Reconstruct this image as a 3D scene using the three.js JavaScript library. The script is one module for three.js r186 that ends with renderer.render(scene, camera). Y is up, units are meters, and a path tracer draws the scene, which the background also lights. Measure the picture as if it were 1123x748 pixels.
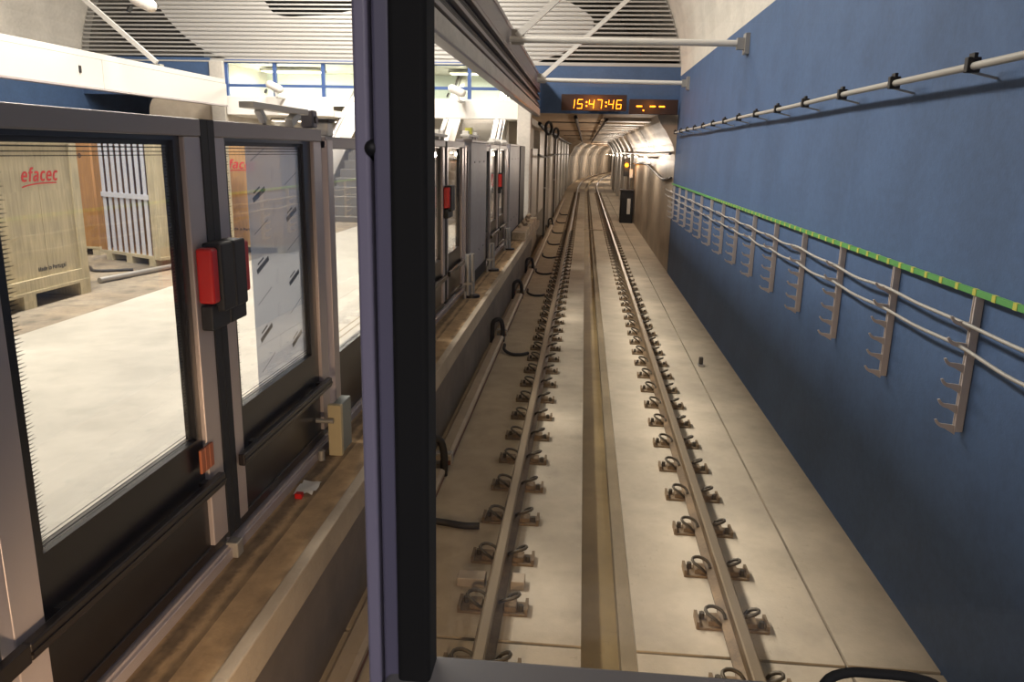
import * as THREE from 'three';
import { mergeGeometries } from 'three/addons/utils/BufferGeometryUtils.js';
import { RoundedBoxGeometry } from 'three/addons/geometries/RoundedBoxGeometry.js';
import { RectAreaLightUniformsLib } from 'three/addons/lights/RectAreaLightUniformsLib.js';

// ---------------------------------------------------------------- camera, light, exposure
const scene = new THREE.Scene();
const renderer = new THREE.WebGLRenderer({ antialias: true });
renderer.toneMapping = THREE.LinearToneMapping;
renderer.toneMappingExposure = 1.08;
renderer.shadowMap.enabled = true;
RectAreaLightUniformsLib.init();
scene.background = new THREE.Color(0x000000);

const FOCAL = 850, W = 1123, H = 748;
const camera = new THREE.PerspectiveCamera(2 * Math.atan(H / 2 / FOCAL) * 180 / Math.PI, W / H, 0.05, 400);
camera.position.set(-0.283, 2.70, 0);
{ // the lens looks slightly left of the track, tilted down and rolled 1.2 degrees
  const d = new THREE.Vector3(641.6 - 561.5, -(167.5 - 374), -FOCAL).normalize();
  const roll = 1.2 * Math.PI / 180;
  const s = new THREE.Vector3(Math.sin(roll), Math.cos(roll), 0);
  const u = new THREE.Vector3(s.x, s.y, -s.dot(d) / d.z).normalize();
  const r = new THREE.Vector3().crossVectors(d, u);
  const m = new THREE.Matrix4().makeBasis(r, u, d.clone().negate()); // world -> camera
  camera.quaternion.setFromRotationMatrix(m.clone().transpose());
}
scene.add(camera);

function area(x, y, z, w, h, lookAt, color, intensity) {
  const l = new THREE.RectAreaLight(color, intensity, w, h);
  l.position.set(x, y, z); l.lookAt(...lookAt); l.castShadow = true; scene.add(l); return l;
}
const VAULT_NITS = 44, MEZZ_NITS = 60, LOBBY_NITS = 16, TUNNEL_CD = 5, HEAD_CD = 9, CAB_NITS = 44;

// ---------------------------------------------------------------- helpers
let seed = 7;
const rnd = () => { seed = (seed * 1664525 + 1013904223) >>> 0; return seed / 4294967296; };
const used = new Map();
function numbered(name) {
  const n = used.get(name) || 0; used.set(name, n + 1);
  return n ? `${name}_${String(n).padStart(3, '0')}` : name;
}
function boxUV(g) {
  g = g.index ? g.toNonIndexed() : g;
  const p = g.attributes.position, n = p.count, uv = new Float32Array(n * 2);
  const a = new THREE.Vector3(), b = new THREE.Vector3(), c = new THREE.Vector3();
  for (let i = 0; i < n; i += 3) {
    a.fromBufferAttribute(p, i); b.fromBufferAttribute(p, i + 1); c.fromBufferAttribute(p, i + 2);
    const nn = b.clone().sub(a).cross(c.clone().sub(a));
    const ax = Math.abs(nn.x), ay = Math.abs(nn.y), az = Math.abs(nn.z);
    for (let k = 0; k < 3; k++) {
      const v = k === 0 ? a : k === 1 ? b : c;
      let s, t;
      if (ay >= ax && ay >= az) { s = v.x; t = v.z; } else if (ax >= az) { s = v.z; t = v.y; } else { s = v.x; t = v.y; }
      uv[(i + k) * 2] = s; uv[(i + k) * 2 + 1] = t;
    }
  }
  g.setAttribute('uv', new THREE.BufferAttribute(uv, 2));
  return g;
}
const B = (x0, x1, y0, y1, z0, z1) => new THREE.BoxGeometry(Math.abs(x1 - x0), Math.abs(y1 - y0), Math.abs(z1 - z0)).translate((x0 + x1) / 2, (y0 + y1) / 2, (z0 + z1) / 2);
const RB = (x0, x1, y0, y1, z0, z1, r = 0.006) => new RoundedBoxGeometry(Math.abs(x1 - x0), Math.abs(y1 - y0), Math.abs(z1 - z0), 2, r).translate((x0 + x1) / 2, (y0 + y1) / 2, (z0 + z1) / 2);
const V = (x, y, z) => new THREE.Vector3(x, y, z);
function rod(a, b, r, seg = 8) {
  const A = V(...a), Bv = V(...b), d = Bv.clone().sub(A), L = d.length();
  const g = new THREE.CylinderGeometry(r, r, L, seg);
  g.applyQuaternion(new THREE.Quaternion().setFromUnitVectors(V(0, 1, 0), d.normalize()));
  return g.translate((a[0] + b[0]) / 2, (a[1] + b[1]) / 2, (a[2] + b[2]) / 2);
}
function bar(a, b, w, h) { // square bar from a to b
  const A = V(...a), Bv = V(...b), d = Bv.clone().sub(A), L = d.length();
  const g = new THREE.BoxGeometry(w, h, L);
  const m = new THREE.Matrix4().lookAt(V(0, 0, 0), d.clone().normalize().negate(), Math.abs(d.y) > 0.99 * L ? V(1, 0, 0) : V(0, 1, 0));
  g.applyMatrix4(m);
  return g.translate((a[0] + b[0]) / 2, (a[1] + b[1]) / 2, (a[2] + b[2]) / 2);
}
const tube = (pts, r, n = 24, seg = 6) => new THREE.TubeGeometry(new THREE.CatmullRomCurve3(pts.map(p => V(...p))), n, r, seg, false);
function merge(list) {
  return mergeGeometries(list.map(g => {
    g = g.index ? g.toNonIndexed() : g;
    for (const k of Object.keys(g.attributes)) if (!['position', 'normal', 'uv'].includes(k)) g.deleteAttribute(k);
    return g;
  }));
}
function worldPos(o) { const p = V(0, 0, 0); while (o && o !== scene) { p.add(o.position); o = o.parent; } return p; }
function mesh(name, geo, mat, parent = scene, keepUV = false) {
  if (Array.isArray(geo)) geo = merge(geo);
  if (!keepUV) geo = boxUV(geo);
  if (parent !== scene) { const p = worldPos(parent); geo.translate(-p.x, -p.y, -p.z); }
  const m = new THREE.Mesh(geo, mat);
  m.name = parent === scene ? numbered(name) : name;
  m.castShadow = m.receiveShadow = true;
  parent.add(m); return m;
}
function thing(name, label, category, pos = [0, 0, 0], group) {
  const o = new THREE.Group(); o.name = numbered(name); o.position.set(...pos); scene.add(o);
  o.userData = { label, category }; if (group) o.userData.group = group; return o;
}
function tag(o, label, category, group) { o.userData = { label, category }; if (group) o.userData.group = group; return o; }
function struct(name, label, category = 'structure') {
  const o = new THREE.Group(); o.name = numbered(name); scene.add(o);
  o.userData = { kind: 'structure', label, category }; return o;
}
function dup(o, pos, label) {
  const c = o.clone(); c.name = numbered(o.name.replace(/_\d{3}$/, '')); c.position.set(...pos);
  c.userData = { ...o.userData }; if (label) c.userData.label = label; scene.add(c); return c;
}

// ---------------------------------------------------------------- procedural textures
function lattice(n, s) { let q = s; const a = new Float32Array(n * n); for (let i = 0; i < n * n; i++) { q = (q * 1103515245 + 12345) >>> 0; a[i] = (q >>> 8) / 16777216; } return a; }
function vnoise(n, s) {
  const a = lattice(n, s);
  return (u, v) => {
    const x = u * n, y = v * n, i = Math.floor(x), j = Math.floor(y);
    let fx = x - i, fy = y - j; fx = fx * fx * (3 - 2 * fx); fy = fy * fy * (3 - 2 * fy);
    const g = (p, q) => a[((q % n + n) % n) * n + ((p % n + n) % n)];
    return (g(i, j) * (1 - fx) + g(i + 1, j) * fx) * (1 - fy) + (g(i, j + 1) * (1 - fx) + g(i + 1, j + 1) * fx) * fy;
  };
}
function dataTex(size, fn, tile, srgb = true) {
  const d = new Uint8Array(size * size * 4);
  for (let j = 0; j < size; j++) for (let i = 0; i < size; i++) {
    const c = fn(i / size, j / size), o = (j * size + i) * 4;
    for (let k = 0; k < 3; k++) d[o + k] = Math.max(0, Math.min(255, Math.round((Array.isArray(c) ? c[k] : c) * 255)));
    d[o + 3] = 255;
  }
  const t = new THREE.DataTexture(d, size, size);
  t.wrapS = t.wrapT = THREE.RepeatWrapping; t.magFilter = THREE.LinearFilter; t.minFilter = THREE.LinearFilter;
  if (srgb) t.colorSpace = THREE.SRGBColorSpace;
  t.repeat.set(1 / tile, 1 / tile); t.needsUpdate = true; return t;
}
const n4 = vnoise(4, 11), n9 = vnoise(9, 23), n23 = vnoise(23, 5), n61 = vnoise(61, 91), n180 = vnoise(180, 3), n5b = vnoise(5, 77), n13 = vnoise(13, 401);
const fbm = (u, v) => n4(u, v) * .34 + n9(u, v) * .26 + n23(u, v) * .2 + n61(u, v) * .12 + n180(u, v) * .08;
const texConcrete = dataTex(512, (u, v) => {
  const f = fbm(u, v), st = Math.max(0, n13(u, v) - .72) * .7, sp = n180(u, v) > .93 ? .06 : 0;
  const k = .84 + .26 * (f - .5) - st * .25 - sp + .08; return [k, k * .992, k * .975];
}, 3.2);
const texDirty = dataTex(512, (u, v) => {
  const f = fbm(u, v), b = n5b(u, v), st = Math.max(0, n13(u, v) - .55) * .9, gr = n180(u, v) * .08;
  const k = .78 + .45 * (f - .5) - st * .35 + gr; return [k, k * (.965 - .05 * b), k * (.91 - .1 * b)];
}, 1.7);
const texLedge = dataTex(512, (u, v) => {
  const st = Math.max(0, n13(u, v * .0 + .3 + .06 * n9(u, v)) - .45) * 1.1, f = fbm(u, v), wob = (n9(.3, v) - .5) * .012 + (n61(u, v) - .5) * .014, band = (c, h) => Math.max(0, 1 - Math.abs(u + wob - c) / h), k = .92 + .4 * (f - .5) - st * .5 - .3 * Math.min(1, 1.6 * band(.875, .055)) * (.6 + .8 * n23(u, v)) - .26 * Math.min(1, 1.6 * band(.99, .04)) * (.3 + n9(v, .4)); return [k, k * .95, k * .87];
}, .8);
const texPaint = dataTex(512, (u, v) => { const k = .93 + .07 * (n9(u, v) - .5) + .05 * (n61(u, v) - .5) + .04 * (n180(u, v) - .5); return k; }, 2.6);
const bumpFine = dataTex(256, (u, v) => .5 + .5 * (n61(u, v) - .5) + .4 * (n180(u, v) - .5), 0.7, false);
const texWood = dataTex(512, (u, v) => {
  const wv = n9(u * 1, v * .12) * 6 + n23(u, v * .06) * 2, ring = .5 + .5 * Math.sin(wv * 6.283 + u * 30);
  const k = .9 + .06 * (ring - .5) + .08 * (n61(u, v * .1) - .5) + .08 * (n9(u, v) - .5); return [k, k * .98, k * .93];
}, 1.1);
const texFilm = (() => {
  const c = document.createElement('canvas'); c.width = 512; c.height = 1024; const g = c.getContext('2d');
  g.fillStyle = '#c9d0de'; g.fillRect(0, 0, 512, 1024);
  g.fillStyle = '#15181f'; g.strokeStyle = '#15181f'; g.font = 'bold 44px sans-serif';
  for (let k = 0; k < 7; k++) for (const [x, dy, a] of [[40, 0, -.38], [350, 110, -.38]]) {
    g.save(); g.translate(x, 60 + k * 150 + dy); g.rotate(a);
    if (k % 2) { g.globalAlpha = .85; g.fillRect(0, 0, 120, 22); g.fillRect(20, -18, 60, 8); } else { g.globalAlpha = .45; g.lineWidth = 5; g.beginPath(); g.moveTo(0, 0); g.lineTo(140, 0); g.stroke(); }
    g.restore();
    g.globalAlpha = .4; g.beginPath(); g.ellipse(230, 120 + k * 150, 8, 30, .2, 0, 7); g.stroke(); g.globalAlpha = 1;
  }
  const t = new THREE.CanvasTexture(c); t.colorSpace = THREE.SRGBColorSpace; return t;
})();
function fritTexture() { // black printed edge of the toughened glass: solid border, comb of ticks, fine lines
  const c = document.createElement('canvas'); c.width = 512; c.height = 640; const g = c.getContext('2d');
  g.fillStyle = '#000'; g.fillRect(0, 0, 512, 640); g.fillStyle = '#fff';
  g.fillRect(0, 0, 12, 640); g.fillRect(500, 0, 12, 640); g.fillRect(0, 0, 512, 10);
  for (let k = 0; k < 100; k++) { const y = k * 6.4; const l = 12 + 8 * ((k * 7) % 3) / 2; g.beginPath(); g.moveTo(0, y); g.lineTo(12 + l, y + 1.6); g.lineTo(0, y + 3.4); g.fill(); g.beginPath(); g.moveTo(512, y); g.lineTo(500 - l, y + 1.6); g.lineTo(512, y + 3.4); g.fill(); }
  for (const [y, h] of [[14, 2], [22, 1.5], [29, 1.2], [618, 1.5], [625, 1.5], [632, 2]]) g.fillRect(0, y, 512, h);
  const t = new THREE.CanvasTexture(c); return t;
}
const texFrit = fritTexture();
function lettering(text, color, w, h, size, font, scribble) {
  const c = document.createElement('canvas'); c.width = w; c.height = h; const g = c.getContext('2d');
  g.fillStyle = '#000'; g.fillRect(0, 0, w, h); g.fillStyle = '#fff'; g.strokeStyle = '#fff';
  g.font = `${font} ${size}px sans-serif`; g.textBaseline = 'middle'; g.textAlign = 'center';
  g.fillText(text, w / 2, h * .45);
  if (scribble) { g.lineWidth = size * .07; g.beginPath(); g.moveTo(w * .06, h * .93); g.quadraticCurveTo(w * .3, h * .76, w * .92, h * .8); g.stroke(); }
  const t = new THREE.CanvasTexture(c);
  return new THREE.MeshStandardMaterial({ color, alphaMap: t, transparent: true, roughness: .8, polygonOffset: true, polygonOffsetFactor: -2 });
}

// ---------------------------------------------------------------- materials
const std = (color, roughness, o = {}) => new THREE.MeshStandardMaterial({ color, roughness, ...o });
const M = {
  slab: std('#c9bda9', .82, { map: texConcrete, bumpMap: bumpFine, bumpScale: .0015 }),
  slabDirty: std('#c6b89e', .85, { map: texDirty, bumpMap: bumpFine, bumpScale: .002 }),
  silt: std('#a9946a', .55, { map: texConcrete }),
  rebate: std('#a2947c', .8, { map: texConcrete }),
  slabLeft: std('#bfaf96', .84, { map: texConcrete, bumpMap: bumpFine, bumpScale: .002 }),
  kerb: std('#b9aa96', .85, { map: texConcrete, bumpMap: bumpFine, bumpScale: .0015 }),
  ledge: std('#bda78a', .9, { map: texLedge, bumpMap: bumpFine, bumpScale: .0012 }),
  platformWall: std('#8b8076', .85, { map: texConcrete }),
  platform: std('#c4c1b8', .42, { map: texConcrete }),
  platformRough: std('#a09c92', .8, { map: texDirty }),
  blue: std('#466189', .72, { map: texPaint, bumpMap: bumpFine, bumpScale: .0008 }),
  vault: std('#d9d4ca', .7, { map: texPaint }),
  white: std('#d6d3cd', .5),
  whiteWall: std('#dedad2', .7, { map: texPaint }),
  slat: std('#b0aeaa', .45),
  slatBack: std('#cac8c5', .5),
  fascia: std('#f0ede8', .5),
  beamWhite: std('#c6c3be', .5),
  plenum: std('#8a857d', .9, { map: texConcrete }),
  tunnel: std('#b3a797', .5, { map: texConcrete }),
  tunnelPanel: std('#c6c1b9', .5, { map: texPaint }),
  tunnelDark: std('#4a453f', .8),
  tunnelCeil: std('#d6bb9d', .7, { map: texConcrete }),
  lining: std('#d0c9be', .7, { map: texConcrete }),
  rail: std('#84745d', .5, { metalness: .35, map: texDirty }),
  railTop: std('#8c7d67', .42, { metalness: .5 }),
  clip: std('#5a5245', .5, { metalness: .5 }),
  plate: std('#998b76', .7, { metalness: .15, map: texDirty }),
  cable: std('#26221f', .6),
  cableGrey: std('#a7a49d', .45),
  galv: std('#a8a5a0', .42, { metalness: .55 }),
  bracket: std('#b9b0ac', .6, { metalness: .1 }),
  green: std('#5a9a56', .5),
  yellow: std('#bdbb55', .5),
  alu: std('#aea5a7', .32, { metalness: .35 }),
  aluDark: std('#6d696d', .4, { metalness: .5 }),
  frameGrey: std('#8b8587', .42, { metalness: .15 }),
  blackGloss: std('#100d0c', .3),
  blackMatt: std('#0d0d0f', .6),
  barDark: std('#231c17', .3, { metalness: .3 }),
  rubber: std('#0b0d10', .7),
  red: std('#b3180f', .32),
  housing: std('#98969c', .5, { map: texPaint }),
  glass: new THREE.MeshPhysicalMaterial({ color: '#ffffff', transmission: 1, thickness: 0, roughness: 0, ior: 1.45 }),
  glassGreen: new THREE.MeshPhysicalMaterial({ color: '#f0f7f2', transmission: 1, thickness: 0, roughness: .0, ior: 1.5 }),
  film: new THREE.MeshPhysicalMaterial({ color: '#ffffff', map: texFilm, transmission: .5, thickness: 0, roughness: .45 }),
  frit: std('#0a0908', .5, { alphaMap: texFrit, transparent: true }),
  orangeTag: std('#9a5636', .5),
  plyPale: std('#d3cab0', .75, { map: texWood }),
  plyPost: std('#dad2b8', .75, { map: texWood }),
  plyTan: std('#cba670', .75, { map: texWood }),
  plyOrange: std('#b98d58', .75, { map: texWood }),
  slatWhite: std('#d9dce6', .6),
  blueFrame: std('#3b5890', .5),
  column: std('#d6d0c6', .6, { map: texPaint }),
  escStep: std('#77736d', .55, { metalness: .3 }),
  escWhite: std('#e2dfda', .4),
  thirdTop: std('#b5a48c', .6, { map: texConcrete }),
  thirdSide: std('#6e4434', .7),
  ledBox: std('#2a160a', .5),
  amber: std('#ff9a20', .5, { emissive: '#ff8a1c', emissiveIntensity: 5 }),
  lampGlow: std('#fff2dc', .5, { emissive: '#ffe9c8', emissiveIntensity: 6 }),
  lampBody: std('#9a9892', .5),
  pillarTrim: std('#7d788c', .5),
  pillarTrimDark: std('#5b586c', .5),
  gasket: std('#020203', .85),
  sill: std('#605e5e', .5),
  cabLining: std('#4a4a52', .8),
  cabBody: std('#8e9096', .4),
  camWhite: std('#dddad4', .4),
  mezzWall: std('#dde4de', .8),
  beamBrown: std('#54463b', .8),
  dust: std('#ebe5d8', .95, { map: texDirty }),
  yellowPost: std('#b8ab88', .55),
  greenPlate: std('#7f8580', .55),
};
const RED_LOGO = lettering('efacec', '#d2392f', 512, 200, 150, 'italic bold', true);
const MADE_IN = lettering('Made in Portugal', '#14120e', 512, 64, 54, 'bold', false);
const STAMP = lettering('E 10', '#2a2014', 160, 80, 60, 'bold', false);

// ---------------------------------------------------------------- track path: straight, then a curve to the right
const S0 = 62, RAD = 400;
function pathPoint(s, px, py) {
  if (s <= S0) return [px, py, -s];
  const a = (s - S0) / RAD;
  return [RAD * (1 - Math.cos(a)) + px * Math.cos(a), py, -S0 - RAD * Math.sin(a) + px * Math.sin(a)];
}
function stations(s0, s1, step = 4) {
  const out = [s0]; if (s1 <= S0) { out.push(s1); return out; }
  for (let s = Math.max(S0, s0 + .01); s < s1; s += step) out.push(s); out.push(s1); return out;
}
function sweep(profile, ss, closed = true) {
  const pos = [], n = profile.length, m = closed ? n : n - 1;
  for (let k = 0; k + 1 < ss.length; k++) for (let i = 0; i < m; i++) {
    const [ax, ay] = profile[i], [bx, by] = profile[(i + 1) % n];
    const a = pathPoint(ss[k], ax, ay), b = pathPoint(ss[k], bx, by), c = pathPoint(ss[k + 1], bx, by), d = pathPoint(ss[k + 1], ax, ay);
    pos.push(...a, ...b, ...c, ...a, ...c, ...d);
  }
  if (closed) for (const s of [ss[0], ss[ss.length - 1]]) {
    const tri = THREE.ShapeUtils.triangulateShape(profile.map(p => new THREE.Vector2(p[0], p[1])), []);
    for (const t of tri) for (const i of t) pos.push(...pathPoint(s, profile[i][0], profile[i][1]));
  }
  const g = new THREE.BufferGeometry();
  g.setAttribute('position', new THREE.Float32BufferAttribute(pos, 3)); g.computeVertexNormals(); return g;
}
const rect = (x0, x1, y0, y1) => [[x0, y0], [x1, y0], [x1, y1], [x0, y1]];

const ZE = -19.5, FLOOR = -0.18, PLAT = 1.03, LEDGE = 0.95, WX = 1.89, FAR = 138;

// ================================================================ THE SETTING
{ // track slab
  const f = struct('floor', 'pale concrete track slab with a sunken drain between the rails', 'floor');
  mesh('slab_base', sweep(rect(-2.1, 2.6, -.75, -.5), stations(-6, FAR)), M.slabDirty, f);
  for (const [a, b] of [[-6, 4.085], [4.115, FAR]]) {
    const ss = stations(a, b);
    mesh('slab_panel', sweep([[-.66, -.5], [-.185, -.5], [-.185, FLOOR], [-.66, FLOOR]], ss), M.slab, f);
    mesh('slab_panel', sweep([[-1.66, -.5], [-.66, -.5], [-.66, FLOOR], [-1.66, FLOOR]], ss), M.slabLeft, f);
    mesh('slab_panel', sweep([[.165, -.5], [1.355, -.5], [1.355, FLOOR], [.145, FLOOR]], ss), M.slab, f);
    mesh('slab_panel', sweep(rect(1.372, 2.6, -.5, FLOOR + .004), ss), M.slab, f);
  }
  mesh('drain_rebate', sweep(rect(.06, .166, -.5, -.27), stations(-6, FAR)), M.rebate, f);
  mesh('drain_bed', sweep(rect(-.19, .17, -.5, -.40), stations(-6, FAR)), M.silt, f);
}
{ // right blue wall
  const w = struct('wall_right', 'tall blue painted side wall along the track', 'wall');
  mesh('wall_face', B(WX, WX + .35, -.75, 4.5, 7, ZE - .1), M.blue, w);
}
{ // left blue wall and the pit of the far track
  const w = struct('wall_left', 'distant blue wall beyond the opposite track', 'wall');
  mesh('wall_face', B(-13.35, -13, -.75, 4.5, 7, ZE - 3.3), M.blue, w);
  const f = struct('floor_far_track', 'concrete bed of the opposite track beyond the platform', 'floor');
  mesh('slab_panel', B(-13, -9.4, -.5, FLOOR, 7, ZE - 3.3), M.slabDirty, f);
}
{ // platform
  const p = struct('platform', 'island platform with a pale screed floor and an unfinished concrete edge', 'platform');
  mesh('platform_floor', B(-5.2, -1.86, .3, PLAT, 7, ZE - 10), M.platform, p);
  mesh('platform_floor', B(-9.4, -5.2, .3, PLAT - .008, 7, ZE - 10), M.platformRough, p);
  mesh('ledge', B(-1.86, -1.45, .80, LEDGE, 7, -20.5), M.ledge, p);
  mesh('coping', RB(-1.46, -1.40, .80, LEDGE + .006, 7, -20.5, .008), M.kerb, p);
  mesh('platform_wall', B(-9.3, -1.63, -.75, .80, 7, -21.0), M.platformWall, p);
  for (const x of [-2.16, -2.42, -2.5]) mesh('floor_groove', B(x - .008, x + .008, PLAT - .004, PLAT + .0015, 6.9, ZE), M.platformRough, p);
}
{ // vault
  const c = struct('ceiling', 'white barrel vault over the station hall', 'ceiling');
  const pr = [], cx = -5.555, a = WX - cx, b = 5;
  for (let i = 0; i <= 48; i++) { const t = Math.PI * i / 48; pr.push([cx + a * Math.cos(t), 4.5 + b * Math.sin(t)]); }
  for (let i = 48; i >= 0; i--) { const t = Math.PI * i / 48; pr.push([cx + (a + .35) * Math.cos(t), 4.5 + (b + .35) * Math.sin(t)]); }
  mesh('vault_shell', sweep(pr, [-7, -ZE + .35]), M.vault, c);
  const w = struct('wall_back', 'plain hall end wall behind the train', 'wall');
  mesh('wall_face', B(-13.4, 2.3, -.75, 10, 7, 7.3), M.whiteWall, w);
}
{ // end wall with slatted tympanum
  const w = struct('wall_end', 'end wall of the hall with slatted gable above the tunnel mouth', 'wall');
  mesh('blue_band', B(-1.62, WX + .35, 3.62, 4.72, ZE - .3, ZE), M.blue, w);
  mesh('blue_band', B(-13.3, -9.63, 3.9, 4.8, ZE - .3, ZE), M.blue, w);
  const gp = new THREE.Shape(); gp.moveTo(-11.3, 1); gp.lineTo(-11.3, 3.4); gp.quadraticCurveTo(-11.3, 3.9, -10.9, 3.9); gp.lineTo(-9.63, 3.9); gp.lineTo(-9.63, 1); gp.closePath();
  mesh('portal_pier', new THREE.ExtrudeGeometry(gp, { depth: .3, bevelEnabled: false }).translate(0, 0, ZE - .3), M.tunnel, w);
  mesh('portal_back', B(-13.3, -9.6, -.7, 4, ZE - 3.3, ZE - 3), M.blue, w);
  // closed plant room behind the open slats
  mesh('plenum_back', B(-13.3, WX + .3, 4.7, 10, -29.3, -29), M.plenum, w);
  mesh('plenum_floor', B(-13.3, WX + .3, 4.9, 4.96, -29, ZE - .31), M.plenum, w);
  {
    const pr = [], c0 = -5.555, a0 = WX - c0;
    for (let i = 0; i <= 32; i++) { const t = Math.PI * i / 32; pr.push([c0 + a0 * Math.cos(t), 4.5 + 5 * Math.sin(t)]); }
    for (let i = 32; i >= 0; i--) { const t = Math.PI * i / 32; pr.push([c0 + (a0 + .3) * Math.cos(t), 4.5 + 5.3 * Math.sin(t)]); }
    mesh('plenum_vault', sweep(pr, [-ZE + .36, 29.3]), M.plenum, w);
  }
  const sh = new THREE.Shape();
  sh.moveTo(-9.2, 4.78); sh.splineThru([[-9.94, 5.07], [-10.7, 5.75], [-11.0, 6.5], [-9.8, 7.0], [-8.35, 6.25], [-7.9, 5.82], [-7.2, 5.78], [-6.1, 5.9], [-4.6, 6.5], [-2.6, 6.9], [-.95, 6.2], [-.22, 5.72], [-.5, 5.2], [-1.3, 4.86]].map(p => new THREE.Vector2(...p)));
  sh.lineTo(-1.5, 4.78); sh.closePath();
  mesh('backing_panel', new THREE.ExtrudeGeometry(sh, { depth: .02, bevelEnabled: false, curveSegments: 24 }).translate(0, 0, ZE - .09), M.slatBack, w);
  const cx = -5.555, a = WX - cx - .02, b = 4.98;
  for (let y = 4.76; y < 9.3; y += .098) {
    const q = Math.max(0, (y - 4.5) / b), half = a * Math.sqrt(Math.max(0, 1 - q * q));
    if (half < .3) break;
    mesh('slat', B(cx - half, cx + half, y - .019, y + .019, ZE - .062, ZE - .035), M.slat, w);
  }
  mesh('slat_trim', B(-13, WX, 4.70, 4.735, ZE - .1, ZE + .01), M.slat, w);
}
{ // mezzanine and lobby at the end of the platform
  const m = struct('wall_mezzanine', 'mezzanine rooms behind the glazed balcony', 'wall');
  mesh('back_wall', B(-9.6, -1.6, 1, 7.5, -31.3, -31), M.whiteWall, m);
  mesh('mezzanine_back', B(-9.6, -1.62, 3.87, 4.9, -23.2, -23), M.mezzWall, m);
  mesh('side_wall', B(-9.9, -9.6, 1, 5.2, -31, ZE - .3), M.whiteWall, m);
  mesh('side_wall', B(-1.95, -1.80, PLAT, 5.2, -31, ZE - .35), M.whiteWall, m);
  mesh('mezzanine_roof', B(-9.9, -1.62, 4.76, 4.9, -31.3, ZE - .32), M.whiteWall, m);
  mesh('mezzanine_floor', B(-9.6, -6.6, 3.45, 3.6, -23, ZE - .3), M.whiteWall, m);
  mesh('mezzanine_floor', B(-2.3, -1.95, 3.45, 3.6, -23, ZE - .3), M.whiteWall, m);
  for (const [n, x0, x1] of [[1, -9.25, -6.62], [2, -5.2, -1.95]]) {
    const t = struct(`trim_${n}`, n === 1 ? 'white balcony fascia under the left windows' : 'white balcony fascia above the escalator', 'fascia');
    mesh('fascia', RB(x0, x1, 3.45, 3.90, ZE - .3, ZE + .02, .012), M.fascia, t);
  }
  const cols = [['left', -9.63, -9.27], ['right', -1.95, -1.62]];
  for (const [, x0, x1] of cols) {
    const c = mesh('column', RB(x0, x1, PLAT, 4.72, ZE - .3, ZE + .06, .02), M.column);
    c.userData = { kind: 'structure', label: x0 < -5 ? 'white square column left of the balcony windows' : 'white square column at the near end of the overhead beam', category: 'column' };
  }
  const wins = [[-9.25, -8.01], [-8.01, -6.78], [-6.78, -5.55], [-5.55, -4.35], [-4.35, -3.15], [-3.15, -1.95]];
  wins.forEach(([x0, x1], i) => {
    const w = struct(`window_${i + 1}`, `blue framed balcony window, number ${i + 1} counted from the left column`, 'window');
    mesh('mullion', B(x0 - .035, x0 + .05, 3.90, 4.74, ZE - .12, ZE - .03), M.blueFrame, w);
    if (i === 5) mesh('mullion', B(x1 - .05, x1, 3.90, 4.74, ZE - .12, ZE - .03), M.blueFrame, w);
    mesh('head', B(x0, x1, 4.68, 4.76, ZE - .12, ZE - .02), M.blueFrame, w);
    mesh('transom', B(x0 + .05, x1 - .035, 4.12, 4.19, ZE - .11, ZE - .04), M.blueFrame, w);
    mesh('pane', B(x0 + .05, x1 - .035, 4.19, 4.68, ZE - .08, ZE - .072), M.glassGreen, w);
    mesh('pane', B(x0 + .05, x1 - .035, 3.90, 4.12, ZE - .08, ZE - .072), M.glassGreen, w);
  });
}
// area lights of the mezzanine and the lobby, each inside its own ceiling panel
function ceilingPanel(x, y, z, w, d, nits, label, group, color = '#fff6ea') {
  const t = thing('ceiling_light', label, 'light', [x, y, z], group);
  mesh('housing', B(x - w / 2 - .03, x + w / 2 + .03, y, y + .06, z - d / 2 - .03, z + d / 2 + .03), M.lampBody, t);
  mesh('diffuser', B(x - w / 2, x + w / 2, y - .012, y, z - d / 2, z + d / 2), M.lampGlow, t);
  area(x, y - .03, z, w, d, [x, y - 5, z], color, nits);
}
for (const [i, x] of [-8.2, -5.6, -3.1].entries()) ceilingPanel(x, 4.66, -21.4, 1.6, .5, MEZZ_NITS, `white ceiling light inside the balcony room, ${['left', 'middle', 'right'][i]} one`, 'balcony room lights');
for (const [i, x] of [-7.9, -3.5].entries()) ceilingPanel(x, i ? 4.66 : 3.38, i ? -26.5 : -21.5, 1.8, .6, LOBBY_NITS * 2, i ? 'white ceiling light above the escalator' : 'white ceiling light in the lobby under the balcony', 'lobby lights');
// vault luminaires above the platform
for (const [x, z] of [[-5.5, -6.2], [-5.5, -11.2], [-5.5, -16.2]]) {
  const t = thing('vault_luminaire', `long white luminaire hung under the vault above the middle of the platform, ${z > -7 ? 'nearest' : z > -12 ? 'middle' : 'farthest'} one`, 'light', [x, 8.5, z], 'vault luminaires');
  mesh('housing', B(x - .74, x + .74, 8.5, 8.6, z - 1.9, z + 1.9), M.lampBody, t);
  mesh('diffuser', B(x - .7, x + .7, 8.485, 8.5, z - 1.85, z + 1.85), M.lampGlow, t);
  for (const k of [-1.4, 1.4]) mesh('hanger', rod([x, 8.6, z + k], [x, 9.45, z + k], .012, 6), M.lampBody, t);
  area(x, 8.45, z, 1.4, 3.7, [x, 0, z], '#fff9f0', VAULT_NITS);
}

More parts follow.
